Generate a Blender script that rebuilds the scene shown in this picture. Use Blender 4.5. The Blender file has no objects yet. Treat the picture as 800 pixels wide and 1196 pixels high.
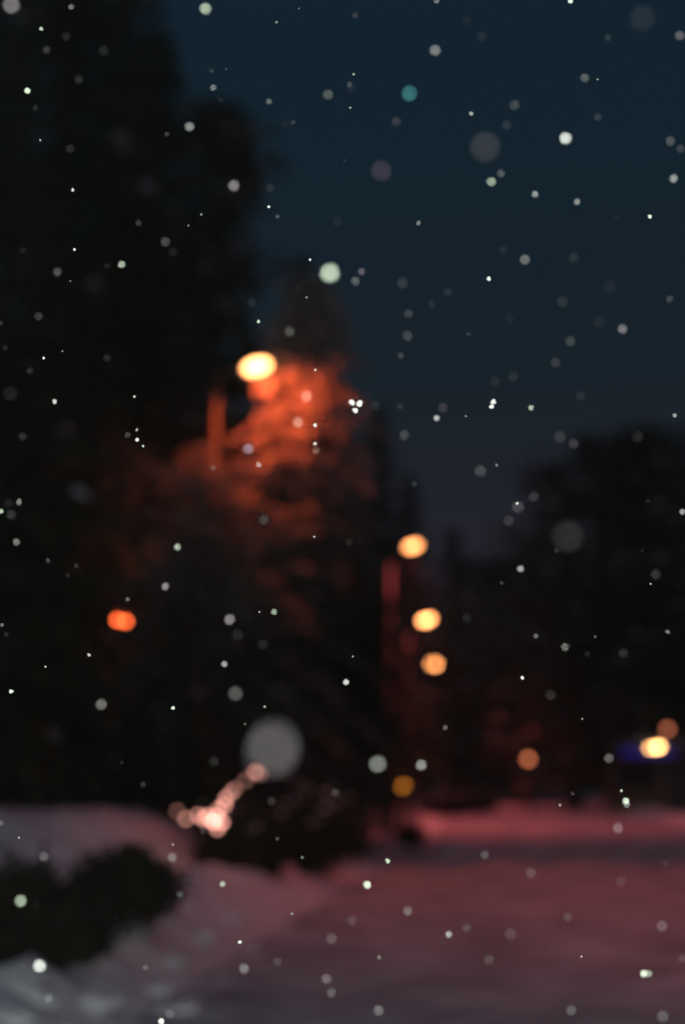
import bpy, bmesh, math, random
from mathutils import Vector, Matrix, noise

R = math.radians
rng = random.Random(7)
scene = bpy.context.scene
COL = scene.collection

# ------------------------------------------------------------------ camera
FPX = 1667.0                       # focal length in photo pixels (800 px = 24 mm, 50 mm lens)
EYE = Vector((0.0, 0.0, 1.6))
PITCH = math.atan(307 / FPX)
FWD = Vector((0, math.cos(PITCH), math.sin(PITCH)))
UP = Vector((0, -math.sin(PITCH), math.cos(PITCH)))
RIGHT = Vector((1, 0, 0))
FOCUS = 1.93
cam_d = bpy.data.cameras.new('camera')
cam = bpy.data.objects.new('camera', cam_d)
COL.objects.link(cam)
cam.location = EYE
cam.rotation_euler = (R(90) + PITCH, 0, 0)
cam_d.sensor_fit = 'HORIZONTAL'
cam_d.sensor_width = 24
cam_d.lens = 50
cam_d.clip_start = 0.05
cam_d.clip_end = 3000
cam_d.dof.use_dof = True
cam_d.dof.focus_distance = FOCUS
cam_d.dof.aperture_fstop = 1.8
scene.camera = cam


def at(x, y, D):
    """point at horizontal distance Y = D that shows at photo pixel x, y"""
    d = RIGHT * ((x - 400) / FPX) + UP * ((598 - y) / FPX) + FWD
    return EYE + d * (D / d.y)


# ------------------------------------------------------------------ helpers
def tag(o, label=None, cat=None, group=None, kind=None):
    if label: o['label'] = label
    if cat: o['category'] = cat
    if group: o['group'] = group
    if kind: o['kind'] = kind
    return o


def empty(name, loc, rz=0.0):
    o = bpy.data.objects.new(name, None)
    o.empty_display_size = 0.2
    o.location = loc
    o.rotation_euler = (0, 0, rz)
    COL.objects.link(o)
    return o


class MB:
    """collects vertices and faces of ONE mesh"""
    def __init__(s):
        s.v = []; s.f = []; s.sm = []

    def poly(s, pts, smooth=False):
        b = len(s.v)
        s.v.extend([tuple(p) for p in pts])
        s.f.append(tuple(range(b, b + len(pts)))); s.sm.append(smooth)

    def box(s, c, size, rot=None):
        hx, hy, hz = size[0] / 2, size[1] / 2, size[2] / 2
        b = len(s.v)
        for x, y, z in ((-1,-1,-1),(1,-1,-1),(1,1,-1),(-1,1,-1),(-1,-1,1),(1,-1,1),(1,1,1),(-1,1,1)):
            p = Vector((x*hx, y*hy, z*hz))
            if rot: p = rot @ p
            s.v.append(tuple(p + Vector(c)))
        for q in ((0,3,2,1),(4,5,6,7),(0,1,5,4),(1,2,6,5),(2,3,7,6),(3,0,4,7)):
            s.f.append(tuple(b + i for i in q)); s.sm.append(False)

    def tube(s, pts, radii, n=8, caps=True):
        pts = [Vector(p) for p in pts]
        b = len(s.v)
        for i, p in enumerate(pts):
            t = (pts[min(i+1, len(pts)-1)] - pts[max(i-1, 0)]).normalized()
            a = Vector((1, 0, 0)) if abs(t.x) < 0.9 else Vector((0, 1, 0))
            u = t.cross(a).normalized(); w = t.cross(u)
            for k in range(n):
                an = 2*math.pi*k/n
                s.v.append(tuple(p + (u*math.cos(an) + w*math.sin(an)) * radii[i]))
        for i in range(len(pts)-1):
            for k in range(n):
                k2 = (k+1) % n
                s.f.append((b+i*n+k, b+i*n+k2, b+(i+1)*n+k2, b+(i+1)*n+k)); s.sm.append(True)
        if caps:
            s.f.append(tuple(b+k for k in range(n-1, -1, -1))); s.sm.append(False)
            s.f.append(tuple(b+(len(pts)-1)*n+k for k in range(n))); s.sm.append(False)

    def ball(s, c, r, n=10, m=6, zlo=-1.0, jit=0.0, rnd=None):
        """ellipsoid, r = (rx, ry, rz); zlo > -1 cuts it off below"""
        c = Vector(c); b = len(s.v)
        if not hasattr(r, '__len__'): r = (r, r, r)
        t0 = math.asin(max(-1, zlo))
        for i in range(m+1):
            th = t0 + (math.pi/2 - t0)*i/m
            for k in range(n):
                a = 2*math.pi*k/n
                q = 1 + (rnd.uniform(-jit, jit) if jit else 0)
                s.v.append((c.x + r[0]*math.cos(th)*math.cos(a)*q, c.y + r[1]*math.cos(th)*math.sin(a)*q, c.z + r[2]*math.sin(th)*q))
        for i in range(m):
            for k in range(n):
                k2 = (k+1) % n
                s.f.append((b+i*n+k, b+i*n+k2, b+(i+1)*n+k2, b+(i+1)*n+k)); s.sm.append(True)

    def mesh(s, name, mat):
        me = bpy.data.meshes.new(name)
        me.from_pydata(s.v, [], s.f)
        me.polygons.foreach_set('use_smooth', s.sm)
        me.materials.append(mat)
        me.update()
        return me

    def build(s, name, mat, parent=None, loc=(0, 0, 0)):
        o = bpy.data.objects.new(name, s.mesh(name, mat))
        o.location = loc
        COL.objects.link(o)
        if parent: o.parent = parent
        return o


# ------------------------------------------------------------------ materials
def new_mat(name):
    m = bpy.data.materials.new(name)
    m.use_nodes = True
    nt = m.node_tree
    return m, nt, nt.nodes['Principled BSDF']


def surf(name, col, rough=0.8, var=0.25, scale=6.0, bump=0.0, bscale=20.0, metal=0.0):
    m, nt, p = new_mat(name)
    N = nt.nodes; L = nt.links
    tc = N.new('ShaderNodeTexCoord')
    nz = N.new('ShaderNodeTexNoise'); nz.inputs['Scale'].default_value = scale; nz.inputs['Detail'].default_value = 5
    L.new(tc.outputs['Object'], nz.inputs['Vector'])
    cr = N.new('ShaderNodeValToRGB')
    cr.color_ramp.elements[0].position = 0.3; cr.color_ramp.elements[1].position = 0.7
    cr.color_ramp.elements[0].color = [c*(1-var) for c in col] + [1]
    cr.color_ramp.elements[1].color = [min(1, c*(1+var)) for c in col] + [1]
    L.new(nz.outputs['Fac'], cr.inputs['Fac'])
    L.new(cr.outputs['Color'], p.inputs['Base Color'])
    p.inputs['Roughness'].default_value = rough
    p.inputs['Metallic'].default_value = metal
    p.inputs['Specular IOR Level'].default_value = 0.25
    if bump:
        n2 = N.new('ShaderNodeTexNoise'); n2.inputs['Scale'].default_value = bscale; n2.inputs['Detail'].default_value = 6
        L.new(tc.outputs['Object'], n2.inputs['Vector'])
        bp = N.new('ShaderNodeBump'); bp.inputs['Strength'].default_value = bump; bp.inputs['Distance'].default_value = 0.1
        L.new(n2.outputs['Fac'], bp.inputs['Height']); L.new(bp.outputs['Normal'], p.inputs['Normal'])
    return m


def glow(name, col, strength, base=(0.8, 0.7, 0.55)):
    m, nt, p = new_mat(name)
    p.inputs['Base Color'].default_value = (*base, 1)
    p.inputs['Emission Color'].default_value = (*col, 1)
    p.inputs['Emission Strength'].default_value = strength
    return m


M_SNOW = surf('snow', (0.78, 0.79, 0.82), 0.9, 0.06, 0.6, 0.6, 3.0)
M_ROAD = surf('packed_snow', (0.50, 0.50, 0.53), 0.8, 0.38, 1.1, 0.9, 3.0)
M_TSNOW = surf('branch_snow', (0.75, 0.76, 0.8), 0.9, 0.1, 4.0)
M_NEEDLE = surf('needles', (0.045, 0.07, 0.04), 0.8, 0.5, 3.0)
def dusted(name, dark, lit_frost, z_lo, z_hi):
    """snowy needles, paler higher up: lamp glow painted into the colour"""
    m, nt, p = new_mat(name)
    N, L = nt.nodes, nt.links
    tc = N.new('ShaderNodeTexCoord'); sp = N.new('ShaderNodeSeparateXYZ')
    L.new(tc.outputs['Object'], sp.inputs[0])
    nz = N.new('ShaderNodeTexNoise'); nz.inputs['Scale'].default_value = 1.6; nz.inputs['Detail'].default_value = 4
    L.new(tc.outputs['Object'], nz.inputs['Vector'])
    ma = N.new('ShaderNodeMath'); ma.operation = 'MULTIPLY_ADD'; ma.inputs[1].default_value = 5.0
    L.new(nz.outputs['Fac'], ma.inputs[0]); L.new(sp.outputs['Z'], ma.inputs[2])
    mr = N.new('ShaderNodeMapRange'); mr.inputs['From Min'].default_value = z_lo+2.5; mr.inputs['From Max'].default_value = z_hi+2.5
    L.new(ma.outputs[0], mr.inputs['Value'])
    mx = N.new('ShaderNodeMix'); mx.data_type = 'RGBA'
    mx.inputs[6].default_value = (*dark, 1); mx.inputs[7].default_value = (*lit_frost, 1)  # snow tone rises with height to carry the lamp glow
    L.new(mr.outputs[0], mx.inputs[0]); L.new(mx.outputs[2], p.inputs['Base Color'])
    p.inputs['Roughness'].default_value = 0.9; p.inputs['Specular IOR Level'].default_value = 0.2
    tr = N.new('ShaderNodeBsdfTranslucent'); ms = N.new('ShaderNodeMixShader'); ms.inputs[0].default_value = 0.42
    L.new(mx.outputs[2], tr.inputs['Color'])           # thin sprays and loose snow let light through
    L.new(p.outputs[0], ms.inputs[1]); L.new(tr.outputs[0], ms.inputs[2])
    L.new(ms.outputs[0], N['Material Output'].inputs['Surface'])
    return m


M_FROST_LIT = dusted('lamplit_snow_needles', (0.05, 0.055, 0.04), (0.48, 0.46, 0.44), 4.6, 8.0)
M_HALF_LIT = dusted('lamplit_light_snow_needles', (0.06, 0.06, 0.045), (0.36, 0.35, 0.33), 0.3, 5.5)
M_PINE = surf('pine_needles', (0.055, 0.075, 0.05), 0.8, 0.5, 2.0)
M_BARK = surf('bark', (0.09, 0.06, 0.045), 0.9, 0.4, 8.0, 0.5, 25.0)
M_TWIG = surf('dark_twigs', (0.03, 0.03, 0.02), 0.9, 0.4, 8.0)
M_POLE = surf('painted_steel', (0.06, 0.055, 0.052), 0.5, 0.1, 6.0)
M_POLE_DIM = surf('dimmed_painted_steel', (0.028, 0.026, 0.025), 0.9, 0.1, 6.0)  # darker copy of the pole colour, offsetting the strong lamp light on it
M_POLE_DIM.node_tree.nodes['Principled BSDF'].inputs['Specular IOR Level'].default_value = 0.0
M_DARKMETAL = surf('dark_metal', (0.06, 0.06, 0.065), 0.5, 0.15, 6.0)
M_WALL = surf('kiosk_boards', (0.16, 0.12, 0.09), 0.8, 0.25, 4.0, 0.3, 12.0)
M_ROOF = surf('kiosk_roof', (0.08, 0.075, 0.08), 0.8, 0.2, 4.0)
M_WIN = surf('dark_glass', (0.02, 0.022, 0.03), 0.1, 0.1, 4.0)
M_THREAD = surf('glint_thread', (0.03, 0.03, 0.03), 0.7, 0.1, 4.0)

# ------------------------------------------------------------------ world: late dusk sky
SUN_EL, SUN_AZ = R(-5.0), R(200)
world = bpy.data.worlds.new('World')
scene.world = world
world.use_nodes = True
nt = world.node_tree
N, L = nt.nodes, nt.links
bg = N['Background']
sky = N.new('ShaderNodeTexSky')
sky.sky_type = 'NISHITA'
sky.sun_disc = False
sky.sun_elevation = SUN_EL
sky.sun_rotation = SUN_AZ
sky.altitude = 100
L.new(sky.outputs['Color'], bg.inputs['Color'])
SKY_STRENGTH = 0.1
bg.inputs['Strength'].default_value = SKY_STRENGTH
# night sky above the town: deep teal overhead, greyer violet town glow low down
geo = N.new('ShaderNodeTexCoord')
sep = N.new('ShaderNodeSeparateXYZ')
L.new(geo.outputs['Generated'], sep.inputs['Vector'])
ramp = N.new('ShaderNodeValToRGB')
els = ramp.color_ramp.elements
els[0].position = 0.0; els[0].color = (0.0180, 0.0150, 0.0225, 1)
els[1].position = 0.62; els[1].color = (0.0025, 0.0130, 0.0262, 1)
e = els.new(0.16); e.color = (0.0155, 0.0152, 0.0230, 1)
e = els.new(0.27); e.color = (0.0072, 0.0142, 0.0210, 1)
e = els.new(0.42); e.color = (0.0038, 0.0136, 0.0235, 1)
L.new(sep.outputs['Z'], ramp.inputs['Fac'])
bg2 = N.new('ShaderNodeBackground')
bg2.inputs['Strength'].default_value = 1.0
L.new(ramp.outputs['Color'], bg2.inputs['Color'])
add = N.new('ShaderNodeAddShader')
L.new(bg.outputs[0], add.inputs[0]); L.new(bg2.outputs[0], add.inputs[1])
L.new(add.outputs[0], N['World Output'].inputs['Surface'])

# faint last light through the cloud (very soft, far weaker than a day's sun)
sd = bpy.data.lights.new('sun', 'SUN')
sd.energy = 0.085
sd.angle = R(30)
sd.color = (0.95, 0.86, 1.0)
so = bpy.data.objects.new('sun', sd)
COL.objects.link(so)
so.rotation_euler = (R(35), 0, R(-20))

scene.view_settings.view_transform = 'Standard'
scene.view_settings.look = 'None'
scene.view_settings.exposure = 0
scene.view_settings.gamma = 1
scene.view_settings.use_curve_mapping = False

# ------------------------------------------------------------------ ground
def sstep(a, b, x):
    t = max(0.0, min(1.0, (x-a)/(b-a)))
    return t*t*(3-2*t)


EDGE = [(-40, -6.0), (0, -2.5), (9, -1.45), (17, -0.45), (25, 0.7), (33, 1.9), (46, 3.1), (68, 5.0), (96, 7.3), (200, 16), (900, 75)]


def edge(y):
    for (y0, x0), (y1, x1) in zip(EDGE, EDGE[1:]):
        if y <= y1:
            return x0 + (x1-x0)*(y-y0)/(y1-y0)
    return EDGE[-1][1]


ROAD_W = 7.4


def fbm(x, y, s, seed=0.0):
    return noise.fractal(Vector((x*s, y*s, seed)), 1.0, 2.0, 4)


def ground_h(x, y):
    e = edge(y)
    d = e - x                                   # metres left of the road's left edge
    r = x - (e + ROAD_W)                        # metres right of its right edge
    off = sstep(0.0, 0.6, max(d, r))
    h = 0.0
    if off > 0:
        lump = 0.10*fbm(x, y, 0.9, 3) + 0.085*fbm(x, y, 2.4, 9)
        # ploughed lumps along the left kerb
        berm = math.exp(-((d-0.75)/0.5)**2) * (0.20 + 0.22*max(0, fbm(x, y, 1.5, 5)) + 0.20*abs(fbm(x, y, 3.3, 8)))
        berm *= (sstep(30, 14, y) + 0.35) * (1 - 0.75*sstep(-1.7, -2.3, x)*sstep(9.2, 10.2, y))
        bermr = math.exp(-((r-0.8)/0.6)**2) * (0.2 + 0.2*max(0, fbm(x, y, 1.3, 6)))
        h += off*(lump*sstep(60, 15, y) + 0.03) + berm + bermr
        # raised snow bank on the left behind the low shrubs
        bx = sstep(-1.0, -3.3, x - 0.03*(y-15))
        by = sstep(12.6, 17.0, y)
        h += bx*by*(1.05 + 0.10*fbm(x, y, 0.35, 2)) * (1 - 0.25*sstep(20, 30, y))
        # gently rising field beyond the right kerb
        h += sstep(1.0, 14.0, r)*0.25*sstep(20, 45, y)
    else:
        h += 0.030*fbm(x, y, 0.9, 4)
    # low drift round the small shrub beside the road
    h += 0.22*math.exp(-(((x-2.1)/0.7)**2 + ((y-29.5)/1.6)**2))
    return h


def axis(lo, hi, fine_lo, fine_hi, step, grow=1.18):
    a = [fine_lo]
    while a[-1] < fine_hi: a.append(a[-1] + step)
    st = step
    while a[-1] < hi: st *= grow; a.append(a[-1] + st)
    st = step; b = []
    v = fine_lo
    while v > lo: st *= grow; v -= st; b.append(v)
    return b[::-1] + a


xs = axis(-900, 900, -6, 12, 0.16)
ys = axis(-60, 1500, 7, 34, 0.16, 1.06)
gv = [(x, y, ground_h(x, y)) for y in ys for x in xs]
nx = len(xs)
gf = [(j*nx+i, j*nx+i+1, (j+1)*nx+i+1, (j+1)*nx+i) for j in range(len(ys)-1) for i in range(nx-1)]
gm = bpy.data.meshes.new('ground')
gm.from_pydata(gv, [], gf)
gm.polygons.foreach_set('use_smooth', [True]*len(gf))
gm.materials.append(M_SNOW)
go = bpy.data.objects.new('ground', gm)
COL.objects.link(go)
tag(go, kind='structure')

# packed road snow: its own sheet over the road bed, with two pairs of shallow wheel ruts
rv, rf = [], []
ry = axis(-40, 600, 7, 40, 0.3, 1.06)
NR = 60
for y in ry:
    e0 = edge(y) + 0.02
    for i in range(NR+1):
        u = i/NR
        x = e0 + (ROAD_W-0.04)*u
        z = ground_h(x, y) + 0.050
        for c in (0.16, 0.36, 0.62, 0.83):
            z -= 0.045*math.exp(-((u-c)/0.024)**2) * (0.7+0.3*fbm(c*50, y, 0.3, 1))
        rv.append((x, y, z))
for j in range(len(ry)-1):
    for i in range(NR):
        a = j*(NR+1)+i
        rf.append((a, a+1, a+NR+2, a+NR+1))
rm = bpy.data.meshes.new('road')
rm.from_pydata(rv, [], rf)
rm.polygons.foreach_set('use_smooth', [True]*len(rf))
rm.materials.append(M_ROAD)
ro = bpy.data.objects.new('road', rm)
COL.objects.link(ro)
tag(ro, kind='structure')

# ------------------------------------------------------------------ vegetation
def frond(mb, sb, p0, direc, length, rnd, width=0.35, snow=0.6, density=1.0, droop=0.35, nsize=1.0):
    """one drooping conifer bough: sprays of needle blades to both sides, snow lying along its top"""
    n = max(3, int(length/0.17*density))
    side = direc.cross(Vector((0, 0, 1))).normalized()
    prev = None
    snow_pts = []
    for i in range(n+1):
        t = i/n
        p = p0 + direc*(length*t) + Vector((0, 0, -droop*length*t*t + 0.10*length*math.sin(t*2.6)))
        w = width*(0.35+0.9*math.sin(min(1, t*1.15+0.12)*math.pi*0.93)) * rnd.uniform(0.7, 1.25)
        for sg in (-1, 1):
            tip = p + side*(sg*w) + direc*(w*rnd.uniform(0.3, 0.9)) + Vector((0, 0, -w*rnd.uniform(0.15, 0.7)))
            ax = (tip-p)
            nrm = Vector((rnd.uniform(-.5, .5), rnd.uniform(-.5, .5), 1)).normalized()
            b = ax.cross(nrm).normalized()*(0.055*nsize*rnd.uniform(0.7, 1.5))
            m = p + ax*0.5
            mb.poly((p, m-b, tip, m+b))
            # hanging twig
            q = p + ax*rnd.uniform(0.3, 0.9)
            hl = rnd.uniform(0.10, 0.28)*nsize
            c = Vector((rnd.uniform(-1, 1), rnd.uniform(-1, 1), 0)).normalized()*0.035*nsize
            mb.poly((q-c, q+c, q+Vector((rnd.uniform(-.05, .05), rnd.uniform(-.05, .05), -hl))))
        if prev is not None:
            mb.poly((prev-side*0.03, prev+side*0.03, p+side*0.02, p-side*0.02))
        prev = p
        snow_pts.append((p, w))
    if snow > 0:
        run = []
        for p, w in snow_pts:
            if rnd.random() < snow: run.append((p, w))
            else:
                _snow_run(sb, run, side, rnd); run = []
        _snow_run(sb, run, side, rnd)


def _snow_run(sb, run, side, rnd):
    if len(run) < 2: return
    b = len(sb.v)
    for p, w in run:
        k = w*rnd.uniform(0.25, 0.6)
        h = rnd.uniform(0.03, 0.09)
        sb.v += [tuple(p - side*k + Vector((0, 0, -0.02-0.25*k))), tuple(p - side*k*0.5 + Vector((0, 0, h*0.8))), tuple(p + Vector((0, 0, h+0.02))),
                 tuple(p + side*k*0.5 + Vector((0, 0, h*0.8))), tuple(p + side*k + Vector((0, 0, -0.02-0.25*k)))]
    for i in range(len(run)-1):
        for k in range(4):
            a = b+i*5+k
            sb.f.append((a, a+1, a+6, a+5)); sb.sm.append(True)


def spruce(H, Rb, seed, z0=0.05, power=0.8, snow=0.5, whorl=0.42, per=8, density=1.0, droop=0.30, needle=None):
    """returns meshes trunk, crown, snow"""
    rnd = random.Random(seed)
    tk, mb, sb = MB(), MB(), MB()
    pts = [(0.06*H*0.1*math.sin(i*1.3+seed), 0.05*H*0.1*math.cos(i*1.7+seed), H*i/8) for i in range(9)]
    pts[0] = (0, 0, -0.5)
    r0 = 0.016*H+0.05
    tk.tube(pts, [r0*(1-0.97*i/8)+0.006 for i in range(9)], 9)
    z = H*z0
    while z < H*0.985:
        t = (z/H - z0)/(1-z0)
        Lb = Rb*max(0.02, (1-t))**power
        k = max(4, int(per*(0.6+0.4*(1-t))))
        a0 = rnd.uniform(0, 6.28)
        for j in range(k):
            if rnd.random() < 0.08: continue
            a = a0 + 2*math.pi*j/k + rnd.uniform(-.25, .25)
            el = -0.15 + 0.55*t + rnd.uniform(-.15, .15)
            d = Vector((math.cos(a)*math.cos(el), math.sin(a)*math.cos(el), math.sin(el)))
            ln = Lb*rnd.uniform(0.62, 1.18)
            frond(mb, sb, Vector((0, 0, z + rnd.uniform(-.1, .1))), d, ln, rnd, width=0.20+0.12*ln, snow=snow, density=density, droop=droop*(1-0.6*t))
        z += whorl*(1.0-0.45*t)*rnd.uniform(0.8, 1.2)
    return tk.mesh('trunk', M_BARK), mb.mesh('crown', needle or M_NEEDLE), sb.mesh('branch_snow', M_TSNOW)


def pine(H, Rb, seed, z0=0.25, snow=0.35, limbs=26, tufts=42):
    """broad crown: limbs carrying uneven clumps of needle tufts"""
    rnd = random.Random(seed)
    tk, mb, sb = MB(), MB(), MB()
    lean = Vector((rnd.uniform(-.03, .03)*H, rnd.uniform(-.03, .03)*H, 0))
    tpts = [Vector((0, 0, -0.5))] + [lean*((i/7)**2) + Vector((0.01*H*math.sin(i*2+seed), 0.01*H*math.cos(i*1.5), H*0.95*i/7)) for i in range(1, 8)]
    r0 = 0.018*H+0.04
    tk.tube(tpts, [r0*(1-0.92*i/7) for i in range(8)], 9)
    for i in range(limbs):
        t = (i+rnd.random())/limbs
        z = H*(z0 + (0.93-z0)*t)
        prof = math.sin(math.pi*(0.18+0.80*t))**0.7
        ln = Rb*prof*rnd.uniform(0.55, 1.15)
        a = i*2.4 + rnd.uniform(-.5, .5)
        base = tpts[min(7, int(z/(H*0.95)*7))].lerp(tpts[min(7, int(z/(H*0.95)*7)+1)], (z/(H*0.95)*7) % 1)
        d = Vector((math.cos(a), math.sin(a), rnd.uniform(-.05, .5)))
        tip = base + d*ln
        mid = base.lerp(tip, 0.5) + Vector((0, 0, -0.05*ln))
        tk.tube([base, mid, tip], [0.05+0.012*ln, 0.04, 0.015], 5, caps=False)
        for q in (0.45, 0.75, 1.0):
            c = base.lerp(tip, q) + Vector((rnd.uniform(-.3, .3), rnd.uniform(-.3, .3), rnd.uniform(-.1, .3)))
            rad = rnd.uniform(0.28, 0.52)*(0.5+0.22*Rb)
            for _ in range(tufts):
                v = Vector((rnd.gauss(0, 1), rnd.gauss(0, 1), rnd.gauss(0, 0.6)))*rad*0.6
                p = c + v
                ax = (v*0.5 + Vector((rnd.uniform(-1, 1), rnd.uniform(-1, 1), rnd.uniform(-.3, 1)))*rad*0.5)
                ax = ax.normalized()*rnd.uniform(0.18, 0.42)
                b = ax.cross(Vector((rnd.uniform(-1, 1), rnd.uniform(-1, 1), rnd.uniform(-1, 1)))).normalized()*rnd.uniform(0.04, 0.09)
                mb.poly((p, p+ax*0.5-b, p+ax, p+ax*0.5+b))
                if v.z > 0.25*rad and rnd.random() < snow:
                    s = rnd.uniform(0.08, 0.17)
                    sb.ball(p + Vector((0, 0, 0.05)), (s*1.3, s, s*0.5), 6, 2, -0.2)
    return tk.mesh('trunk', M_BARK), mb.mesh('crown', M_PINE), sb.mesh('branch_snow', M_TSNOW)


def shrub(H, W, seed, stems=60, leaves=2200, snow=0.0):
    rnd = random.Random(seed)
    tk, mb, sb = MB(), MB(), MB()
    tips = []
    for i in range(stems):
        a = rnd.uniform(0, 6.28); r = rnd.random()**0.6
        base = Vector((math.cos(a)*0.25*W*r, math.sin(a)*0.25*W*r, -0.1))
        tip = Vector((math.cos(a)*W*0.5*r*rnd.uniform(.8, 1.1), math.sin(a)*W*0.5*r*rnd.uniform(.8, 1.1), H*(1-0.45*r*r)*rnd.uniform(0.6, 1.05)))
        mid = base.lerp(tip, 0.5) + Vector((rnd.uniform(-.05, .05)*W, rnd.uniform(-.05, .05)*W, 0.08*H))
        tk.tube([base, mid, tip], [0.014, 0.010, 0.004], 4, caps=False)
        tips.append((base, mid, tip))
    for i in range(leaves):
        base, mid, tip = rnd.choice(tips)
        t = rnd.uniform(0.15, 1.05)
        p = (base.lerp(mid, t*2) if t < .5 else mid.lerp(tip, t*2-1)) + Vector((rnd.gauss(0, .05), rnd.gauss(0, .05), rnd.gauss(0, .04)))*(0.5+W)
        if p.z < 0.01: p.z = rnd.uniform(0.02, 0.2)
        ax = Vector((rnd.uniform(-1, 1), rnd.uniform(-1, 1), rnd.uniform(-.4, 1))).normalized()*rnd.uniform(0.06, 0.14)
        b = ax.cross(Vector((rnd.uniform(-1, 1), rnd.uniform(-1, 1), rnd.uniform(-1, 1)))).normalized()*rnd.uniform(0.02, 0.045)
        mb.poly((p, p+ax*0.5-b, p+ax, p+ax*0.5+b))
        if snow and rnd.random() < snow and p.z > 0.5*H:
            s = rnd.uniform(0.03, 0.08)
            sb.ball(p + Vector((0, 0, 0.02)), (s*1.4, s*1.2, s*0.5), 6, 2, -0.2)
    return tk.mesh('stems', M_BARK), mb.mesh('leaves', M_TWIG), sb.mesh('branch_snow', M_TSNOW)


def plant(name, meshes, loc, rz, sc, label, cat, group, parts):
    o = empty(name, loc, rz)
    o.scale = sc
    for pn, me in zip(parts, meshes):
        if not len(me.polygons): continue
        c = bpy.data.objects.new(pn, me)
        COL.objects.link(c); c.parent = o
        if pn == 'branch_snow': c['kind'] = 'stuff'
    tag(o, label, cat, group)
    return o


TP = ('trunk', 'crown', 'branch_snow')
# prototypes: (meshes, height, radius)
SP = [(spruce(18, 3.2, 1, 0.05, 0.75, 0.13), 18), (spruce(18, 2.8, 2, 0.06, 0.6, 0.13), 18), (spruce(12, 2.2, 3, 0.06, 0.8, 0.11), 12)]
PN = [(pine(12, 3.4, 11, snow=.08), 12), (pine(12, 3.0, 12, 0.12, .08), 12), (pine(12, 2.4, 13, 0.08, .08, limbs=34), 12)]
ROUND = (pine(16.5, 1.5, 21, 0.10, 0.18, 46, 55), 16.5)
LIT = (spruce(11.5, 1.95, 31, 0.22, 0.42, 0.06, 0.24, 10, 2.2, 0.75, M_FROST_LIT), 11.5)
FRONT = (spruce(7.0, 2.4, 32, 0.06, 0.45, 0.10, 0.40, 7, 1.5, 0.5, M_HALF_LIT), 7.0)


def tree(proto, px, top, D, rz, label, group=None, wide=1.0, name='spruce_tree', cat='tree'):
    meshes, H = proto
    p = at(px, top, D)
    z = ground_h(p.x, D) - 0.05
    s = (p.z - z)/H
    return plant(name, meshes, (p.x, D, z), rz, (s*wide, s*wide, s), label, cat, group, TP)


GL = 'tall dark trees on the left'
tree(SP[0], -10, -190, 20.5, 0.3, 'tall dark spruce at the left edge of the photo, its top out of frame', GL, 1.15)
tree(SP[1], 92, -430, 31.5, 1.7, 'tall dark spruce with faint snow, second from the left edge, its top out of frame', GL, 0.85)
tree(SP[0], 150, -210, 35, 0.9, 'dark spruce whose right side borders the blue sky at the top edge', GL, 0.8)
tree(ROUND, 266, 78, 38, 0.9, 'narrow dark tree with a rounded top standing high above the glowing street lamp', GL, 1.0, 'evergreen_tree')
tree(SP[1], 185, 30, 41, 2.6, 'dark spruce behind, between the tall left tree and the round-topped tree', GL, 1.3)
tree(SP[0], 50, 330, 30, 4.0, 'mid-height black spruce in the dark mass at far left, below the tallest ones', GL, 1.3)
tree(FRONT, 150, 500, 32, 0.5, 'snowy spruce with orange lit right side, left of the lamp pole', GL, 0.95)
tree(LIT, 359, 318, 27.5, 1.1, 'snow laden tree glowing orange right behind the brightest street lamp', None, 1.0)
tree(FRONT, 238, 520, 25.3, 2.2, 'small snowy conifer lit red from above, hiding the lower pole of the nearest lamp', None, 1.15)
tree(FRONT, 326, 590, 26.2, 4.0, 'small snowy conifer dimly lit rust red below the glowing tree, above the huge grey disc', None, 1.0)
tree(SP[2], 75, 610, 22.5, 3.1, 'short dark spruce behind the snow bank, left of the twin orange lantern', GL, 1.4)
tree(SP[2], 205, 690, 21.8, 5.0, 'short dark spruce behind the snow bank, right of the twin orange lantern', GL, 1.5)
tree(SP[2], -20, 640, 21.5, 1.2, 'short black spruce cut off by the left edge behind the snow bank', GL, 1.5)
tree(SP[2], 335, 600, 31, 0.2, 'dark spruce below the orange lit tree, above the round shrub', GL, 1.35)
tree(SP[1], 405, 505, 33, 2.0, 'black slim spruce just right of the orange lit tree', GL, 1.1)
GM = 'dark trees along the far road'
tree(SP[1], 440, 468, 74, 2.9, 'dark spruce rising just left of and behind the second street lamp', GM, 1.2)
tree(SP[0], 425, 600, 58, 5.1, 'lower dark spruce behind the pole of the second street lamp', GM, 1.3)
tree(SP[0], 478, 545, 104, 0.7, 'dark far spruce directly behind the upper two of the small street lamps', GM, 1.2)
tree(SP[2], 528, 612, 108, 3.6, 'far dark spruce to the right of the row of small street lamps', GM, 1.5)
tree(PN[0], 565, 640, 92, 1.3, 'far dark pine at the lowest dip of the treeline', GM, 1.2, 'pine_tree')
tree(PN[1], 610, 632, 84, 2.2, 'far dark pine above the small reddish lamp, left of the right-hand wood', GM, 1.2, 'pine_tree')
GR = 'dark trees on the right'
tree(PN[1], 655, 520, 66, 0.4, 'dark pine at the left end of the right-hand trees, stepping down to the dip', GR, 1.0, 'pine_tree')
tree(PN[0], 700, 490, 70, 3.3, 'broad dark pine in the middle of the right-hand trees', GR, 1.0, 'pine_tree')
tree(PN[2], 755, 470, 68, 5.2, 'tallest dark pine of the right-hand trees, above the lit kiosk', GR, 1.25, 'pine_tree')
tree(PN[0], 815, 482, 72, 1.9, 'dark pine cut off by the right edge of the photo', GR, 1.1, 'pine_tree')
tree(PN[1], 735, 640, 64.5, 4.4, 'lower dark pine directly behind the kiosk', GR, 1.5, 'pine_tree')
tree(PN[2], 665, 700, 63.5, 2.5, 'low dark pine left of the kiosk', GR, 1.8, 'pine_tree')
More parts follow.
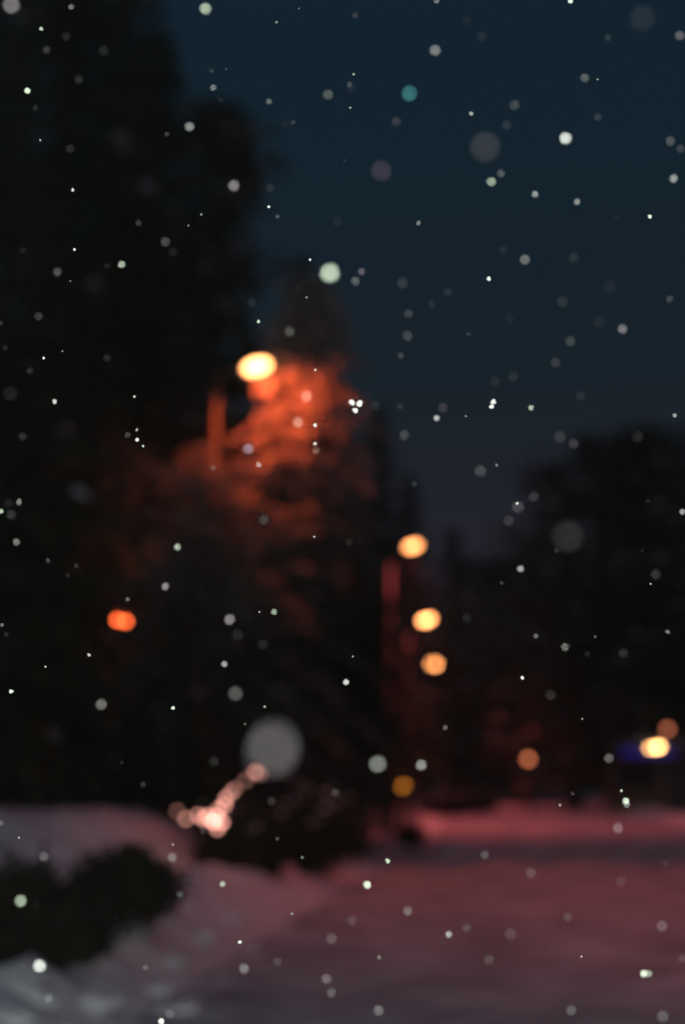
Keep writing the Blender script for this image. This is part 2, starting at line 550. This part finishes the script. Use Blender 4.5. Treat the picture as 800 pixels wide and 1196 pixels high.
tree(PN[1], 600, 740, 78, 5.9, 'low dark pine beyond the small reddish lamp', GR, 1.9, 'pine_tree')
tree(PN[2], 545, 760, 88, 0.9, 'low dark pine at the far end of the road', GM, 2.0, 'pine_tree')
tree(PN[0], 800, 700, 66, 0.1, 'low dark pine right of the kiosk', GR, 1.8, 'pine_tree')
tree(PN[1], 480, 770, 106, 3.0, 'low dark pine far behind the lowest of the street lamps', GM, 2.0, 'pine_tree')

GF = 'far spruces closing the view'
for k, (px, top, D, rz, lab) in enumerate((
        (640, 690, 112, 0.4, 'far black spruce between the two pine trunks left of the kiosk'), (690, 670, 118, 1.4, 'far black spruce just left of the kiosk, beyond the pines'),
        (735, 680, 115, 2.4, 'far black spruce straight behind the kiosk roof'), (785, 660, 120, 3.4, 'far black spruce right of the kiosk, beyond the pines'),
        (585, 700, 122, 4.4, 'far black spruce left of the small reddish post lamp'))):
    tree(SP[2], px, top, D, rz, lab, GF, 1.5)

SHP = ('stems', 'leaves', 'branch_snow')
SH = [shrub(1.0, 1.1, 41, 90, 5200), shrub(1.0, 1.0, 42, 80, 4600), shrub(1.3, 1.9, 43, 70, 3600, 0.02), shrub(1.3, 2.1, 44, 70, 3600, 0.05), shrub(0.5, 0.5, 45, 40, 1600)]


def bush(k, px, D, rz, sc, label, group=None):
    p = at(px, 905, D)
    return plant('shrub', SH[k], (p.x, D, ground_h(p.x, D)-0.03), rz, sc, label, 'shrub', group, SHP)


GS = 'low dark shrubs in front of the snow bank'
bush(0, 30, 10.7, 0.2, (0.95, 0.9, 0.95), 'black low shrub in front of the snow bank at the lower left corner', GS)
bush(1, -30, 10.5, 2.0, (1.0, 1.0, 0.92), 'black low shrub cut off by the left edge in front of the snow bank', GS)
bush(1, 92, 11.2, 4.0, (0.85, 0.75, 0.58), 'black lowest shrub in the middle of the dark patch before the snow bank', GS)
bush(0, 148, 11.9, 1.0, (0.82, 0.8, 0.60), 'black low shrub at the right end of the dark patch by the bank', GS)
GB = 'dark shrubs at the road edge'
bush(2, 285, 18.6, 0.5, (0.72, 0.85, 0.92), 'dark round shrub at the road edge beside the pinkish glints', GB)
bush(3, 348, 21.0, 1.5, (1.0, 1.0, 1.0), 'dark round shrub with pink dusted snow right of the large grey flake disc', GB)
bush(1, 262, 18.4, 1.1, (0.7, 0.8, 0.55), 'small black shrub just below the pinkish glints, right of the snow bank', GB)
bush(2, 318, 23.5, 2.5, (1.0, 1.0, 1.05), 'dark shrub half hidden behind the one beside the pinkish glints', GB)
bush(3, 396, 25.5, 3.5, (0.62, 0.62, 0.72), 'small dark shrub at the right end of the roadside shrubs', GB)
bush(4, 481, 31.5, 0.0, (1.0, 1.0, 1.1), 'tiny dark shrub standing alone on the pink snow beside the road')
bush(3, 520, 56, 0.7, (1.2, 1.2, 0.9), 'reddish snow dusted shrub at the far edge of the pink snow', 'far shrubs in snow')
bush(3, 556, 60, 2.7, (1.0, 1.0, 0.9), 'smaller reddish shrub right of the snow dusted far one', 'far shrubs in snow')

# lumps of snow thrown up by the plough along the near bank edge
CL = []
for k in range(3):
    rnd = random.Random(300+k)
    bm = bmesh.new()
    bmesh.ops.create_icosphere(bm, subdivisions=3, radius=0.5)
    for v in bm.verts:
        n_ = noise.fractal(v.co*2.2 + Vector((k*7, 0, 0)), 1.0, 2.0, 3)
        v.co *= 1 + 0.45*n_
        v.co.z *= 0.72
    me = bpy.data.meshes.new('snow_lump'); bm.to_mesh(me); bm.free()
    me.polygons.foreach_set('use_smooth', [True]*len(me.polygons))
    me.materials.append(M_SNOW); CL.append(me)
for k, (px, py, sz, lab) in enumerate((
        (28, 1168, .34, 'largest pale snow lump, in the lower left corner below the bright round snowflake'), (78, 1182, .20, None), (112, 1158, .26, 'pale snow lump just right of the black shrubs at the bottom left'),
        (160, 1166, .17, None), (216, 1148, .30, 'brightest pale snow lump on the bank edge, right of the black shrubs'), (205, 1110, .22, None), (258, 1118, .18, None),
        (296, 1088, .22, None), (334, 1066, .2, None), (186, 1132, .2, None), (136, 1186, .2, None), (238, 1092, .2, None), (272, 1072, .22, None), (10, 1190, .22, None), (362, 1048, .22, None))):
    D = 1.45*FPX/(py-905)
    q = at(px, py, D)
    o = bpy.data.objects.new('snow_lump', CL[k % 3]); COL.objects.link(o)
    o.location = (q.x, D, ground_h(q.x, D) + sz*0.12)
    o.scale = (sz*1.2, sz, sz*0.75); o.rotation_euler = (0, 0, k*1.7)
    tag(o, lab or 'small rounded lump of ploughed snow along the near bank edge at lower left', 'snow lump', 'snow lumps on the bank edge')

# ------------------------------------------------------------------ street lamps
SODIUM = (1.0, 0.112, 0.03)


def street_lamp(px_head, py_head, D, px_pole, label, lens_strength, power, lens_col=(1.0, 0.36, 0.115), cone=None, aim=None, bulb=1.0, light=(1.0, 0.13, 0.12), group='orange street lamps along the road'):
    head = at(px_head, py_head, D)
    pole_x = at(px_pole, py_head, D).x
    z0 = ground_h(pole_x, D)
    root = empty('street_lamp', (pole_x, D, z0))
    H = head.z - z0 - 0.05
    a = head.x - pole_x
    pm = MB()
    pm.tube([(0, 0, -0.3), (0, 0, 1.1), (0, 0, 1.12), (0, 0, H-0.25)], [0.13, 0.12, 0.10, 0.065], 14)
    pm.build('pole', M_POLE_DIM if cone and cone < 170 else M_POLE, root)
    bm_ = MB(); bm_.tube([(0, 0, -0.05), (0, 0, 0.10), (0, 0, 0.16)], [0.22, 0.22, 0.13], 14); bm_.build('base_plate', M_DARKMETAL, root)
    am = MB()
    am.tube([(0, 0, H-0.28), (0, 0, H-0.12), (a*0.25, 0, H-0.02), (a*0.6, 0, H+0.05), (a-0.12, 0, H+0.12)], [0.06, 0.05, 0.042, 0.038, 0.036], 10)
    am.build('arm', M_POLE_DIM if cone and cone < 170 else M_POLE, root)
    rot = Matrix.Rotation(-R(14) if a > 0 else R(14), 3, 'Y')
    hm = MB()
    hm.ball((0, 0, 0), (0.34, 0.16, 0.10), 18, 7, -0.05)
    for i, v in enumerate(hm.v): hm.v[i] = tuple(rot @ Vector(v) + Vector((a, 0, H+0.15)))
    ho = hm.build('lamp_head', M_DARKMETAL, root)
    lm = MB()
    lm.ball((0, 0, 0), (0.25*bulb, 0.13*bulb, 0.125*bulb), 18, 12, -1.0)
    for i, v in enumerate(lm.v): lm.v[i] = tuple(rot @ Vector(v) + Vector((a, 0, H+0.05)))
    lm.build('lens', glow('sodium_lens', lens_col, lens_strength), ho)
    ld = bpy.data.lights.new('sodium_light', 'SPOT' if cone else 'POINT')
    if cone: ld.spot_size = R(cone); ld.spot_blend = 0.5 if cone == 180 else 0.6
    ld.energy = power; ld.color = light; ld.shadow_soft_size = 0.0
    lo = bpy.data.objects.new('sodium_light', ld)
    COL.objects.link(lo); lo.parent = root; lo.location = (a, 0, H-0.16)
    if aim: lo.rotation_euler = aim
    tag(root, label, 'street lamp', group)
    return root


street_lamp(300, 428, 26.0, 252, 'nearest and brightest orange street lamp, high beside the glowing tree', 11, 460, (1, 0.42, 0.14), 180, (R(28), R(-16), 0), light=SODIUM)
street_lamp(482, 638, 46.0, 455, 'second street lamp, topmost of the three small orange discs', 8, 1850, cone=138)
street_lamp(498, 724, 68.0, 476, 'third street lamp, middle of the three small orange discs', 15, 1900, cone=138, bulb=1.25)
street_lamp(506, 776, 96.0, 490, 'farthest street lamp, lowest of the three small orange discs', 26, 1500, cone=138, bulb=1.7)
# the next lamp of the row on the other kerb, just right of the frame: it lights the road in front
street_lamp(1090, 60, 15.5, 1150, 'street lamp at the right kerb just outside the frame', 16, 680, cone=124, aim=(R(11), R(-4), 0), light=(1.0, 0.145, 0.165))

# twin orange lantern in front of the left trees
p = at(142, 725, 19.5)
z0 = ground_h(p.x, 19.5)
tl = empty('twin_lantern', (p.x, 19.5, z0)); Hh = p.z - z0
m = MB(); m.tube([(0, 0, -0.3), (0, 0, Hh-0.16)], [0.03, 0.025], 10); m.build('pole', M_POLE_DIM, tl)
m = MB(); m.box((0, 0, Hh-0.14), (0.26, 0.05, 0.04)); m.build('crossbar', M_DARKMETAL, tl)
m = MB(); m.tube([(0, 0, Hh+0.075), (0, 0, Hh+0.10), (0, 0, Hh+0.16)], [0.17, 0.15, 0.03], 14); m.build('cap', M_DARKMETAL, tl)
for sx, dz in ((-0.058, 0.006), (0.058, -0.012)):
    m = MB(); m.ball((sx, 0, Hh+dz), 0.036, 12, 8)
    m.build('bulb', glow('amber_bulb', (1, 0.13, 0.03), 11), tl)
    m = MB(); m.tube([(sx, 0, Hh-0.12), (sx, 0, Hh-0.05+dz)], [0.012, 0.012], 6); m.build('bulb_holder', M_DARKMETAL, tl)
tag(tl, 'small twin orange lantern glowing as two overlapping discs before the left trees', 'lantern')


def post_lamp(px, py, D, col, strength, r, label, bollard=False):
    p = at(px, py, D); z0 = ground_h(p.x, D); H = p.z - z0
    root = empty('bollard_lamp' if bollard else 'post_lamp', (p.x, D, z0))
    m = MB(); m.tube([(0, 0, -0.2), (0, 0, H-r*0.9)], [0.07, 0.05] if not bollard else [0.10, 0.10], 10); m.build('post', M_DARKMETAL, root)
    m = MB(); m.ball((0, 0, H), r, 14, 9); m.build('globe', glow('lamp_globe', col, strength), root)
    m = MB(); m.tube([(0, 0, H+r*0.9), (0, 0, H+r*1.1), (0, 0, H+r*1.4)], [r*1.1, r, r*0.2], 12); m.build('cap', M_DARKMETAL, root)
    return tag(root, label, 'lamp')


post_lamp(617, 887, 58, (1, 0.27, 0.11), 2.7, 0.13, 'small far reddish orange post lamp above the pink snow, alone right of centre')
post_lamp(471, 919, 44, (1, 0.32, 0.02), 4.0, 0.10, 'dim amber low lamp at the edge of the snow, left of centre', True)

# ------------------------------------------------------------------ kiosk with blue sign and warm lamps
KD = 61.0
kc = at(762, 905, KD)
kz = ground_h(kc.x, KD)
K = empty('kiosk', (kc.x, KD, kz), R(-8))
m = MB(); m.box((0, 1.3, 1.2), (3.6, 2.4, 2.6)); m.build('wall', M_WALL, K)
m = MB()
m.box((0, 1.2, 2.62), (4.2, 3.2, 0.18)); ro_ = m.build('roof', M_ROOF, K)
m = MB(); m.ball((0, 1.2, 2.70), (2.0, 1.5, 0.22), 20, 5, 0.0); m.build('roof_snow', M_TSNOW, ro_)
m = MB(); m.box((-0.7, 0.07, 1.35), (1.5, 0.05, 0.9)); w_ = m.build('window', M_WIN, K)
m = MB()
for xx in (-1.49, 0.09): m.box((xx, 0.06, 1.35), (0.08, 0.09, 1.06))
for zz in (0.86, 1.84): m.box((-0.7, 0.055, zz), (1.5, 0.08, 0.08))
m.build('window_frame', M_ROOF, w_)
m = MB(); m.box((1.0, 0.07, 0.95), (0.85, 0.06, 1.9)); d_ = m.build('door', M_ROOF, K)
m = MB(); m.ball((0.68, 0.02, 0.95), 0.035, 8, 6); m.build('door_handle', M_POLE, d_)
m = MB(); m.box((-0.15, -0.44, 2.36), (2.2, 0.10, 0.28)); m.build('sign_panel', glow('blue_sign', (0.014, 0.014, 0.40), 0.30, (0.01, 0.01, 0.06)), K)
for i, (lx, ly) in enumerate(((759.5, 874), (766.5, 873.5), (770.5, 872.5))):
    q = at(lx, ly, KD-0.62)
    dx, dy, dz = q.x-kc.x, q.y-KD, q.z-kz
    c, s = math.cos(R(8)), math.sin(R(8))
    lx_, ly_ = dx*c - dy*s, dx*s + dy*c
    m = MB(); m.ball((lx_, ly_, dz), 0.085, 12, 8)
    b_ = m.build('wall_lamp', glow('warm_bulb', (1, 0.50, 0.17), 22 if i else 15), K)
    m = MB(); m.tube([(lx_, ly_+0.06, dz+0.09), (lx_, ly_+0.20, dz+0.16), (lx_, ly_+0.30, 2.60)], [0.02, 0.02, 0.02], 6); m.build('bracket', M_DARKMETAL, b_)
q = at(779.5, 852, KD-0.3)
dx, dy, dz = q.x-kc.x, q.y-KD, q.z-kz
c, s = math.cos(R(8)), math.sin(R(8))
lx_, ly_ = dx*c - dy*s, dx*s + dy*c
m = MB(); m.ball((lx_, ly_, dz), 0.11, 12, 8); b_ = m.build('roof_lamp', glow('dim_roof_bulb', (1, 0.27, 0.13), 3.0), K)
m = MB(); m.tube([(lx_, ly_, 2.60), (lx_, ly_, dz-0.09)], [0.03, 0.03], 6); m.build('lamp_stem', M_DARKMETAL, b_)
tag(K, 'small dark kiosk with blue lit sign panel and warm lamps at the far right', 'kiosk')

# ------------------------------------------------------------------ pinkish glints, put in as glowing beads on an added thread
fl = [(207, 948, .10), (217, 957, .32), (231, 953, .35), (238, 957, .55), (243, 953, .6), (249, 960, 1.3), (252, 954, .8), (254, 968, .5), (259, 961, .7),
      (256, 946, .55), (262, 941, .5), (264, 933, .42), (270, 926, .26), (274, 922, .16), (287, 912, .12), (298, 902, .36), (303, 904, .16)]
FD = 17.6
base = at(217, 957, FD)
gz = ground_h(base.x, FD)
FS = empty('glint_chain', (base.x, FD, gz))
glint_thread = []
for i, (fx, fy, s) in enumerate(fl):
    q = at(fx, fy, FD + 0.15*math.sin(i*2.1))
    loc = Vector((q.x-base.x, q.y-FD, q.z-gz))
    m = MB(); m.ball(loc, 0.026, 10, 7); m.build('bulb', glow('pink_glint', (1.0, 0.42, 0.33), 12*min(s, 1.1)), FS)  # glowing ball standing in for a pinkish glint
    glint_thread.append(loc + Vector((0, 0, 0.035)))
m = MB(); m.tube([Vector((glint_thread[0].x-0.05, 0.05, -0.1))] + glint_thread, [0.006]*(len(glint_thread)+1), 5); m.build('glint_thread', M_THREAD, FS)  # thread added to join the glints
tag(FS, 'chain of small pinkish white glints added as glowing beads beside the dark roadside shrub', 'string lights')

# ------------------------------------------------------------------ camera flash (the falling flakes are flash lit)
FLASH_L2 = 3.4                                # radiance of white snow 2 m from the flash
fd = bpy.data.lights.new('camera_flash', 'POINT')
fd.energy = FLASH_L2*4*math.pi**2*4/0.85
fd.color = (0.97, 1.0, 0.95)
fd.shadow_soft_size = 0.0
fo = bpy.data.objects.new('camera_flash', fd)
COL.objects.link(fo)
fo.location = (0.0, -0.02, 1.72)

# ------------------------------------------------------------------ falling snow
# photo pixel x, y, disc diameter, brightness (display), tint
F = """13 5 24 .50|83 7 8 .45|240 9 16 .72|323 25 3 .6|349 9 2 .5|48 33 5 .8|54 57 11 .27|77 42 12 .18|121 58 14 .18|92 92 12 .22|32 105 7 .95|41 125 8 .18
247 82 6 .3|264 80 2 .5|249 102 9 .45|314 118 8 .45|383 110 14 .42|342 142 6 .3|334 144 12 .16|221 147 13 .58|195 156 7 .25|258 116 8 .14|47 163 2 .9|82 173 12 .22
85 221 4 .9|273 216 16 .57|315 219 12 .18|314 241 3 1|324 252 6 .38|235 250 2 .8|220 263 2 .6|162 260 9 .27|394 258 14 .18|27 292 8 .17|193 282 13 .34|202 294 12 .14
87 291 3 1|67 317 12 .38|82 328 2 .6|142 308 10 .72|125 310 8 .16|362 303 3 1|385 318 27 .78 g|348 335 12 .14|358 347 2 .8|302 375 4 .9|45 369 12 .27|338 387 14 .3
294 353 12 .17|1 377 6 .3|415 17 9 .25|510 0 8 .45|666 0 6 1|562 42 14 .21|508 58 15 .57|710 43 10 .25|794 41 13 .42|545 23 14 .18|683 90 12 .38|698 92 2 .8
413 86 3 .7|408 98 7 .38|410 102 14 .2|409 125 2 .8|478 108 22 .52 t|601 122 14 .34|551 132 6 .62|698 130 2 .4|698 136 11 .28|463 141 13 .26|592 145 13 .24|661 161 16 1
445 198 29 .36 p|566 171 42 .30|783 164 13 .38|795 173 12 .34|585 202 11 .38|574 212 13 .62|787 208 11 .66|625 226 9 .58|674 235 9 .58|759 252 5 1|489 260 6 .5|720 254 7 .18
402 187 4 .3|613 303 14 .46|670 300 14 .24|588 291 12 .2|422 317 10 .42|415 328 12 .42|470 330 15 .27|571 325 5 1|523 341 12 .2|505 355 10 .22|782 349 10 .34|657 352 15 .22
595 372 12 .19|477 366 12 .33|727 384 13 .47|476 392 14 .33|547 390 6 .27|699 376 16 .18|666 398 14 .33|712 335 18 .18|750 20 36 .19|51 418 3 1|6 406 8 .17|73 410 2 .6
35 433 9 .22|64 469 6 .8|12 460 20 .16|26 510 11 .22|157 463 3 .9|125 418 10 .18|149 508 8 .34|160 502 4 .7|160 513 5 .95|167 521 3 .9|290 524 15 .5 b|302 543 7 .6
249 546 8 .36|358 463 16 .62 o|348 493 15 .55 o|368 432 3 .9|368 497 5 .95|368 518 4 .85|369 526 11 .4 o|22 586 7 .5|1 597 6 .7|13 601 14 .22|10 588 13 .15|19 633 10 .42
56 655 7 .33|89 661 7 .22|79 672 6 .17|207 639 9 .62|193 685 10 .52|149 700 6 .42|367 627 2 1|308 607 14 .28|320 715 8 .62|303 715 2 .8|268 724 15 .52|278 742 16 .17
307 753 14 .15|2 730 4 .5|7 741 6 .22|104 765 4 .8|262 776 8 .72|53 779 2 .9|40 704 3 .3|13 808 5 .95|468 415 9 .3|411 470 7 1|420 471 7 1|415 479 7 1
438 473 14 .22|467 475 8 .28|517 476 13 .3|510 488 8 .82|544 486 3 .5|576 469 7 1|574 475 6 1|620 476 7 .68|649 423 13 .29|599 440 14 .22|678 462 13 .22|578 445 14 .2
472 508 14 .33|561 550 16 .33|580 543 4 .5|654 510 16 .27|670 518 14 .25|605 592 16 .33|604 588 3 1|623 580 14 .28|594 608 15 .28|663 626 44 .2|608 664 9 .62|586 681 5 .28
650 643 6 .22|788 485 5 .6|745 510 16 .17|797 598 7 .57|757 585 4 .22|766 671 14 .22|760 682 2 .9|750 643 4 .22|780 738 6 .5|626 743 7 .43|660 756 11 .47|695 744 4 .42
728 763 13 .22|686 764 8 .15|610 792 4 1|412 767 2 .8|404 797 7 .82|484 565 8 .24|545 722 12 .15|408 633 10 .15|118 823 15 .47|202 827 4 1|275 810 20 .37|309 826 3 .7
286 846 2 .6|320 875 86 .40 k|250 890 14 .22|167 917 8 .27|142 891 4 .27|121 941 3 .22|1 962 7 .45|51 1001 13 .40|22 979 2 .8|24 1053 17 .7|42 1056 10 .15|46 1129 18 .86
135 1073 7 .22|201 1002 13 .48|202 987 3 .6|237 971 7 .38|260 1033 8 .62|324 980 5 .42|353 1002 4 .5|341 1068 3 .6|280 1101 4 .95|285 1132 14 .45|170 1131 8 .42|210 1045 9 .38
381 1144 14 .48|387 1160 13 .4|387 1097 15 .38|324 1124 12 .34|198 1185 13 .4|188 1194 7 1|392 926 12 .24|317 936 12 .24|57 1167 11 .42|520 850 7 .43|441 893 24 .5|492 894 15 .52
680 840 2 .6|643 812 15 .22|711 886 13 .42|731 936 9 .9|732 940 8 .9|726 924 3 .9|654 941 3 .6|669 927 5 .35|566 999 12 .40|620 1020 14 .37|722 968 14 .45|429 1034 10 1
453 1006 6 .85|476 1065 13 .46|524 1092 9 .6|545 1084 12 .38|571 1122 14 .38|596 1092 16 .36|443 1119 5 .47|411 1076 13 .36|679 1118 2 .9|752 1138 10 .92|758 1138 9 .92|442 1181 14 .46
667 1181 14 .42|774 1188 16 .4|773 1082 15 .4|797 1120 13 .36|778 1009 9 .3|725 1030 14 .35|663 1072 12 .35"""
TINT = {'g': (0.80, 0.95, 0.74), 't': (0.22, 0.85, 0.88), 'p': (0.80, 0.50, 0.78), 'b': (0.66, 0.68, 0.9), 'o': (0.95, 0.62, 0.5), 'w': (0.90, 0.93, 0.88), 'k': (0.88, 0.80, 0.84)}  # teal, purple, orange: glint and lamp colours painted into the flakes


def srgb2lin(v):
    return v/12.92 if v <= 0.04045 else ((v+0.055)/1.055)**2.4


_fm = {}


def flake_mat(tint, alpha):
    key = (tint, alpha)
    if key in _fm: return _fm[key]
    m, nt, p = new_mat('snow_crystal')
    N, L = nt.nodes, nt.links
    tc = N.new('ShaderNodeTexCoord')
    nz = N.new('ShaderNodeTexNoise'); nz.inputs['Scale'].default_value = 3.0
    L.new(tc.outputs['Object'], nz.inputs['Vector'])
    hs = N.new('ShaderNodeMix'); hs.data_type = 'RGBA'
    c = TINT[tint]
    hs.inputs[6].default_value = (*[v*0.92 for v in c], 1); hs.inputs[7].default_value = (*c, 1)
    L.new(nz.outputs['Fac'], hs.inputs[0])
    L.new(hs.outputs[2], p.inputs['Base Color'])
    p.inputs['Roughness'].default_value = 0.9
    p.inputs['Specular IOR Level'].default_value = 0.0
    p.inputs['Alpha'].default_value = alpha
    _fm[key] = m
    return m


def flake_mesh(seed, n):
    """irregular clump of stuck-together crystals, about 1 unit across, one closed surface each"""
    rnd = random.Random(seed)
    bm = bmesh.new()
    bmesh.ops.create_icosphere(bm, subdivisions=2, radius=0.5)
    dirs = [Vector((rnd.gauss(0, 1), rnd.gauss(0, 1), rnd.gauss(0, 1))).normalized() for _ in range(n)]
    for v in bm.verts:
        u = v.co.normalized()
        k = max(max(0, u.dot(d))**3 for d in dirs)
        v.co = u*(0.30 + 0.24*k + rnd.uniform(-.02, .02))
        v.co.y *= 0.8
    me = bpy.data.meshes.new('snowflake')
    bm.to_mesh(me); bm.free()
    me.polygons.foreach_set('use_smooth', [True]*len(me.polygons))
    return me


FM = [flake_mesh(100+i, 5+i) for i in range(5)]
APX = 46.3                                     # blur disc in photo pixels per dioptre
frnd = random.Random(5)
UNIQUE = {(320, 875): 'huge pale grey out-of-focus snowflake disc above the pinkish glints', (566, 171): 'large faint pinkish grey snowflake disc high in the blue sky',
          (445, 198): 'purple tinted round snowflake disc in the upper sky', (478, 108): 'teal tinted round snowflake disc in the upper sky',
          (385, 318): 'bright greenish white round snowflake disc at the treetop edge above the lamp', (661, 161): 'brightest white round snowflake high on the right in the blue sky',
          (411, 470): 'left lobe of the bright white snowflake cluster right of the brightest lamp', (420, 471): 'right lobe of the bright white snowflake cluster right of the brightest lamp',
          (415, 479): 'bottom lobe of the bright white snowflake cluster right of the brightest lamp', (663, 626): 'very faint large snowflake disc before the right-hand trees',
          (13, 5): 'large blurred grey snowflake in the top left corner', (24, 1053): 'bright round snowflake before the black shrubs, upper of two',
          (46, 1129): 'bright round snowflake before the black shrubs, lower of two', (441, 893): 'pale grey round snowflake disc above the dim amber low lamp',
          (492, 894): 'pale grey snowflake right of the one above the amber low lamp', (429, 1034): 'sharp bright white snowflake above the road below the tiny lone shrub',
          (240, 9): 'bright oval snowflake at the top edge where the trees meet the sky', (750, 20): 'very faint broad snowflake disc in the top right corner',
          (275, 810): 'grey ringed snowflake above left of the huge grey disc', (118, 823): 'grey round snowflake alone in the dark below the twin orange lantern',
          (358, 463): 'upper pinkish snowflake before the orange lit tree', (348, 493): 'lower pinkish snowflake before the orange lit tree',
          (290, 524): 'bluish grey ringed snowflake just below the brightest street lamp', (268, 724): 'pale round snowflake right of the twin orange lantern, larger of two',
          (273, 216): 'pale round snowflake before the narrow round-topped tree', (221, 147): 'pale ringed snowflake before the dark trees left of the round-topped tree',
          (576, 469): 'upper half of the sharp white double snowflake in mid sky', (574, 475): 'lower half of the sharp white double snowflake in mid sky',
          (731, 936): 'upper half of the sharp white double snowflake at the far snow edge below the kiosk', (732, 940): 'lower half of the sharp white double snowflake at the far snow edge below the kiosk',
          (752, 1138): 'left half of the oval white snowflake over the road at the lower right', (758, 1138): 'right half of the oval white snowflake over the road at the lower right',
          (188, 1194): 'sharp white snowflake at the bottom edge of the photo', (711, 886): 'pale violet snowflake just left of the blue kiosk sign'}


def backdrop(x, y):
    if y > 945: return 'the snowy ground'
    line = [(0, -999), (195, -50), (215, 90), (310, 90), (320, 330), (390, 360), (430, 460), (490, 560), (530, 625), (610, 640), (640, 560), (680, 500), (760, 475), (801, 485)]
    for (x0, y0), (x1, y1) in zip(line, line[1:]):
        if x <= x1:
            return 'the dark blue sky' if y < y0 + (y1-y0)*(x-x0)/(x1-x0) else 'the dark trees'
    return 'the dark trees'


def look(d, b):
    if d <= 5: return 'tiny sharp white snowflake speck'
    if b >= 0.55: return 'small bright white snowflake'
    if b >= 0.3: return 'round blurred grey snowflake disc'
    return 'faint ghostly round snowflake disc'


BGLIN = {'the dark blue sky': 0.018, 'the dark trees': 0.003, 'the snowy ground': 0.05}
for row in F.replace('\n', '|').split('|'):
    w = row.split()
    x, y, d, b = float(w[0]), float(w[1]), float(w[2]), float(w[3])
    back = backdrop(x, y)
    tint = w[4] if len(w) > 4 else frnd.choice('wwk' if b < 0.6 else 'wwg')
    T = max(0.003, (srgb2lin(b) - BGLIN[back]*0.9)*(0.62 if b < 0.4 else 0.85 if b < 0.55 else 1.0))
    if d <= 7 and b > 0.45:                       # close to the plane of focus
        cdisc = min(2.0, d*0.25); a = max(1.7, d*1.15)
    else:
        cdisc = d*0.80; a = d*0.30
    if d > 22: cdisc = d*0.80; a = d*0.3
    if d > 60: cdisc = d*0.72; a = d*0.36
    far = cdisc < 9 and frnd.random() < 0.45
    inv = 1/FOCUS + (-cdisc/APX if far else cdisc/APX)
    D = 1/inv
    # D is depth along the view axis
    dirv = RIGHT*((x-400)/FPX) + UP*((598-y)/FPX) + FWD
    P = EYE + dirv*D
    rad = FLASH_L2*(2/(P-Vector(fo.location)).length)**2*0.85
    eff = min(1.0, (0.92*a/max(d*0.93, 1e-6))**2) if cdisc > 2.5 else 1.0
    alpha = T/(rad*eff)
    if alpha > 1:
        a *= min(1.6, math.sqrt(alpha)); alpha = 1
    alpha = 1 - math.sqrt(1 - min(1.0, max(0.01, alpha)))      # front and back surface both count
    alpha = round(alpha, 3) if alpha < 0.1 else round(alpha*40)/40
    size = a*D/FPX
    me = FM[frnd.randrange(5)]
    mk = (me.name, tint, alpha)
    mm = _fm.get(('mesh',)+mk)
    if mm is None:
        mm = me.copy(); mm.materials.clear(); mm.materials.append(flake_mat(tint, alpha)); _fm[('mesh',)+mk] = mm
    o = bpy.data.objects.new('snowflake', mm)
    COL.objects.link(o)
    o.location = P
    o.scale = (size*1.05, size*1.05, size)
    o.rotation_euler = (frnd.uniform(-.5, .5), frnd.uniform(0, 6.28), frnd.uniform(-.5, .5))
    lab = UNIQUE.get((int(x), int(y))) or f'{look(d, b)} drifting in front of {back}'
    tag(o, lab, 'snowflake', 'falling snowflakes')

# ------------------------------------------------------------------ thin snowy air
hm_ = MB(); hm_.box((0, 700, 20), (6200, 5600, 50))
hz, hnt, hp = new_mat('snowy_air')
hnt.nodes.remove(hp)
pv = hnt.nodes.new('ShaderNodeVolumePrincipled')
pv.inputs['Color'].default_value = (0.93, 0.95, 0.97, 1)
pv.inputs['Density'].default_value = 0.0005
pv.inputs['Anisotropy'].default_value = 0.75
hnt.links.new(pv.outputs[0], hnt.nodes['Material Output'].inputs['Volume'])
ho_ = hm_.build('haze', hz)
tag(ho_, kind='stuff')

# ------------------------------------------------------------------ render settings
scene.render.engine = 'CYCLES'
cy = scene.cycles
cy.use_denoising = True
cy.denoiser = 'OPENIMAGEDENOISE'
cy.use_adaptive_sampling = False
cy.max_bounces = 6
cy.diffuse_bounces = 3
cy.transparent_max_bounces = 24
cy.sample_clamp_indirect = 4
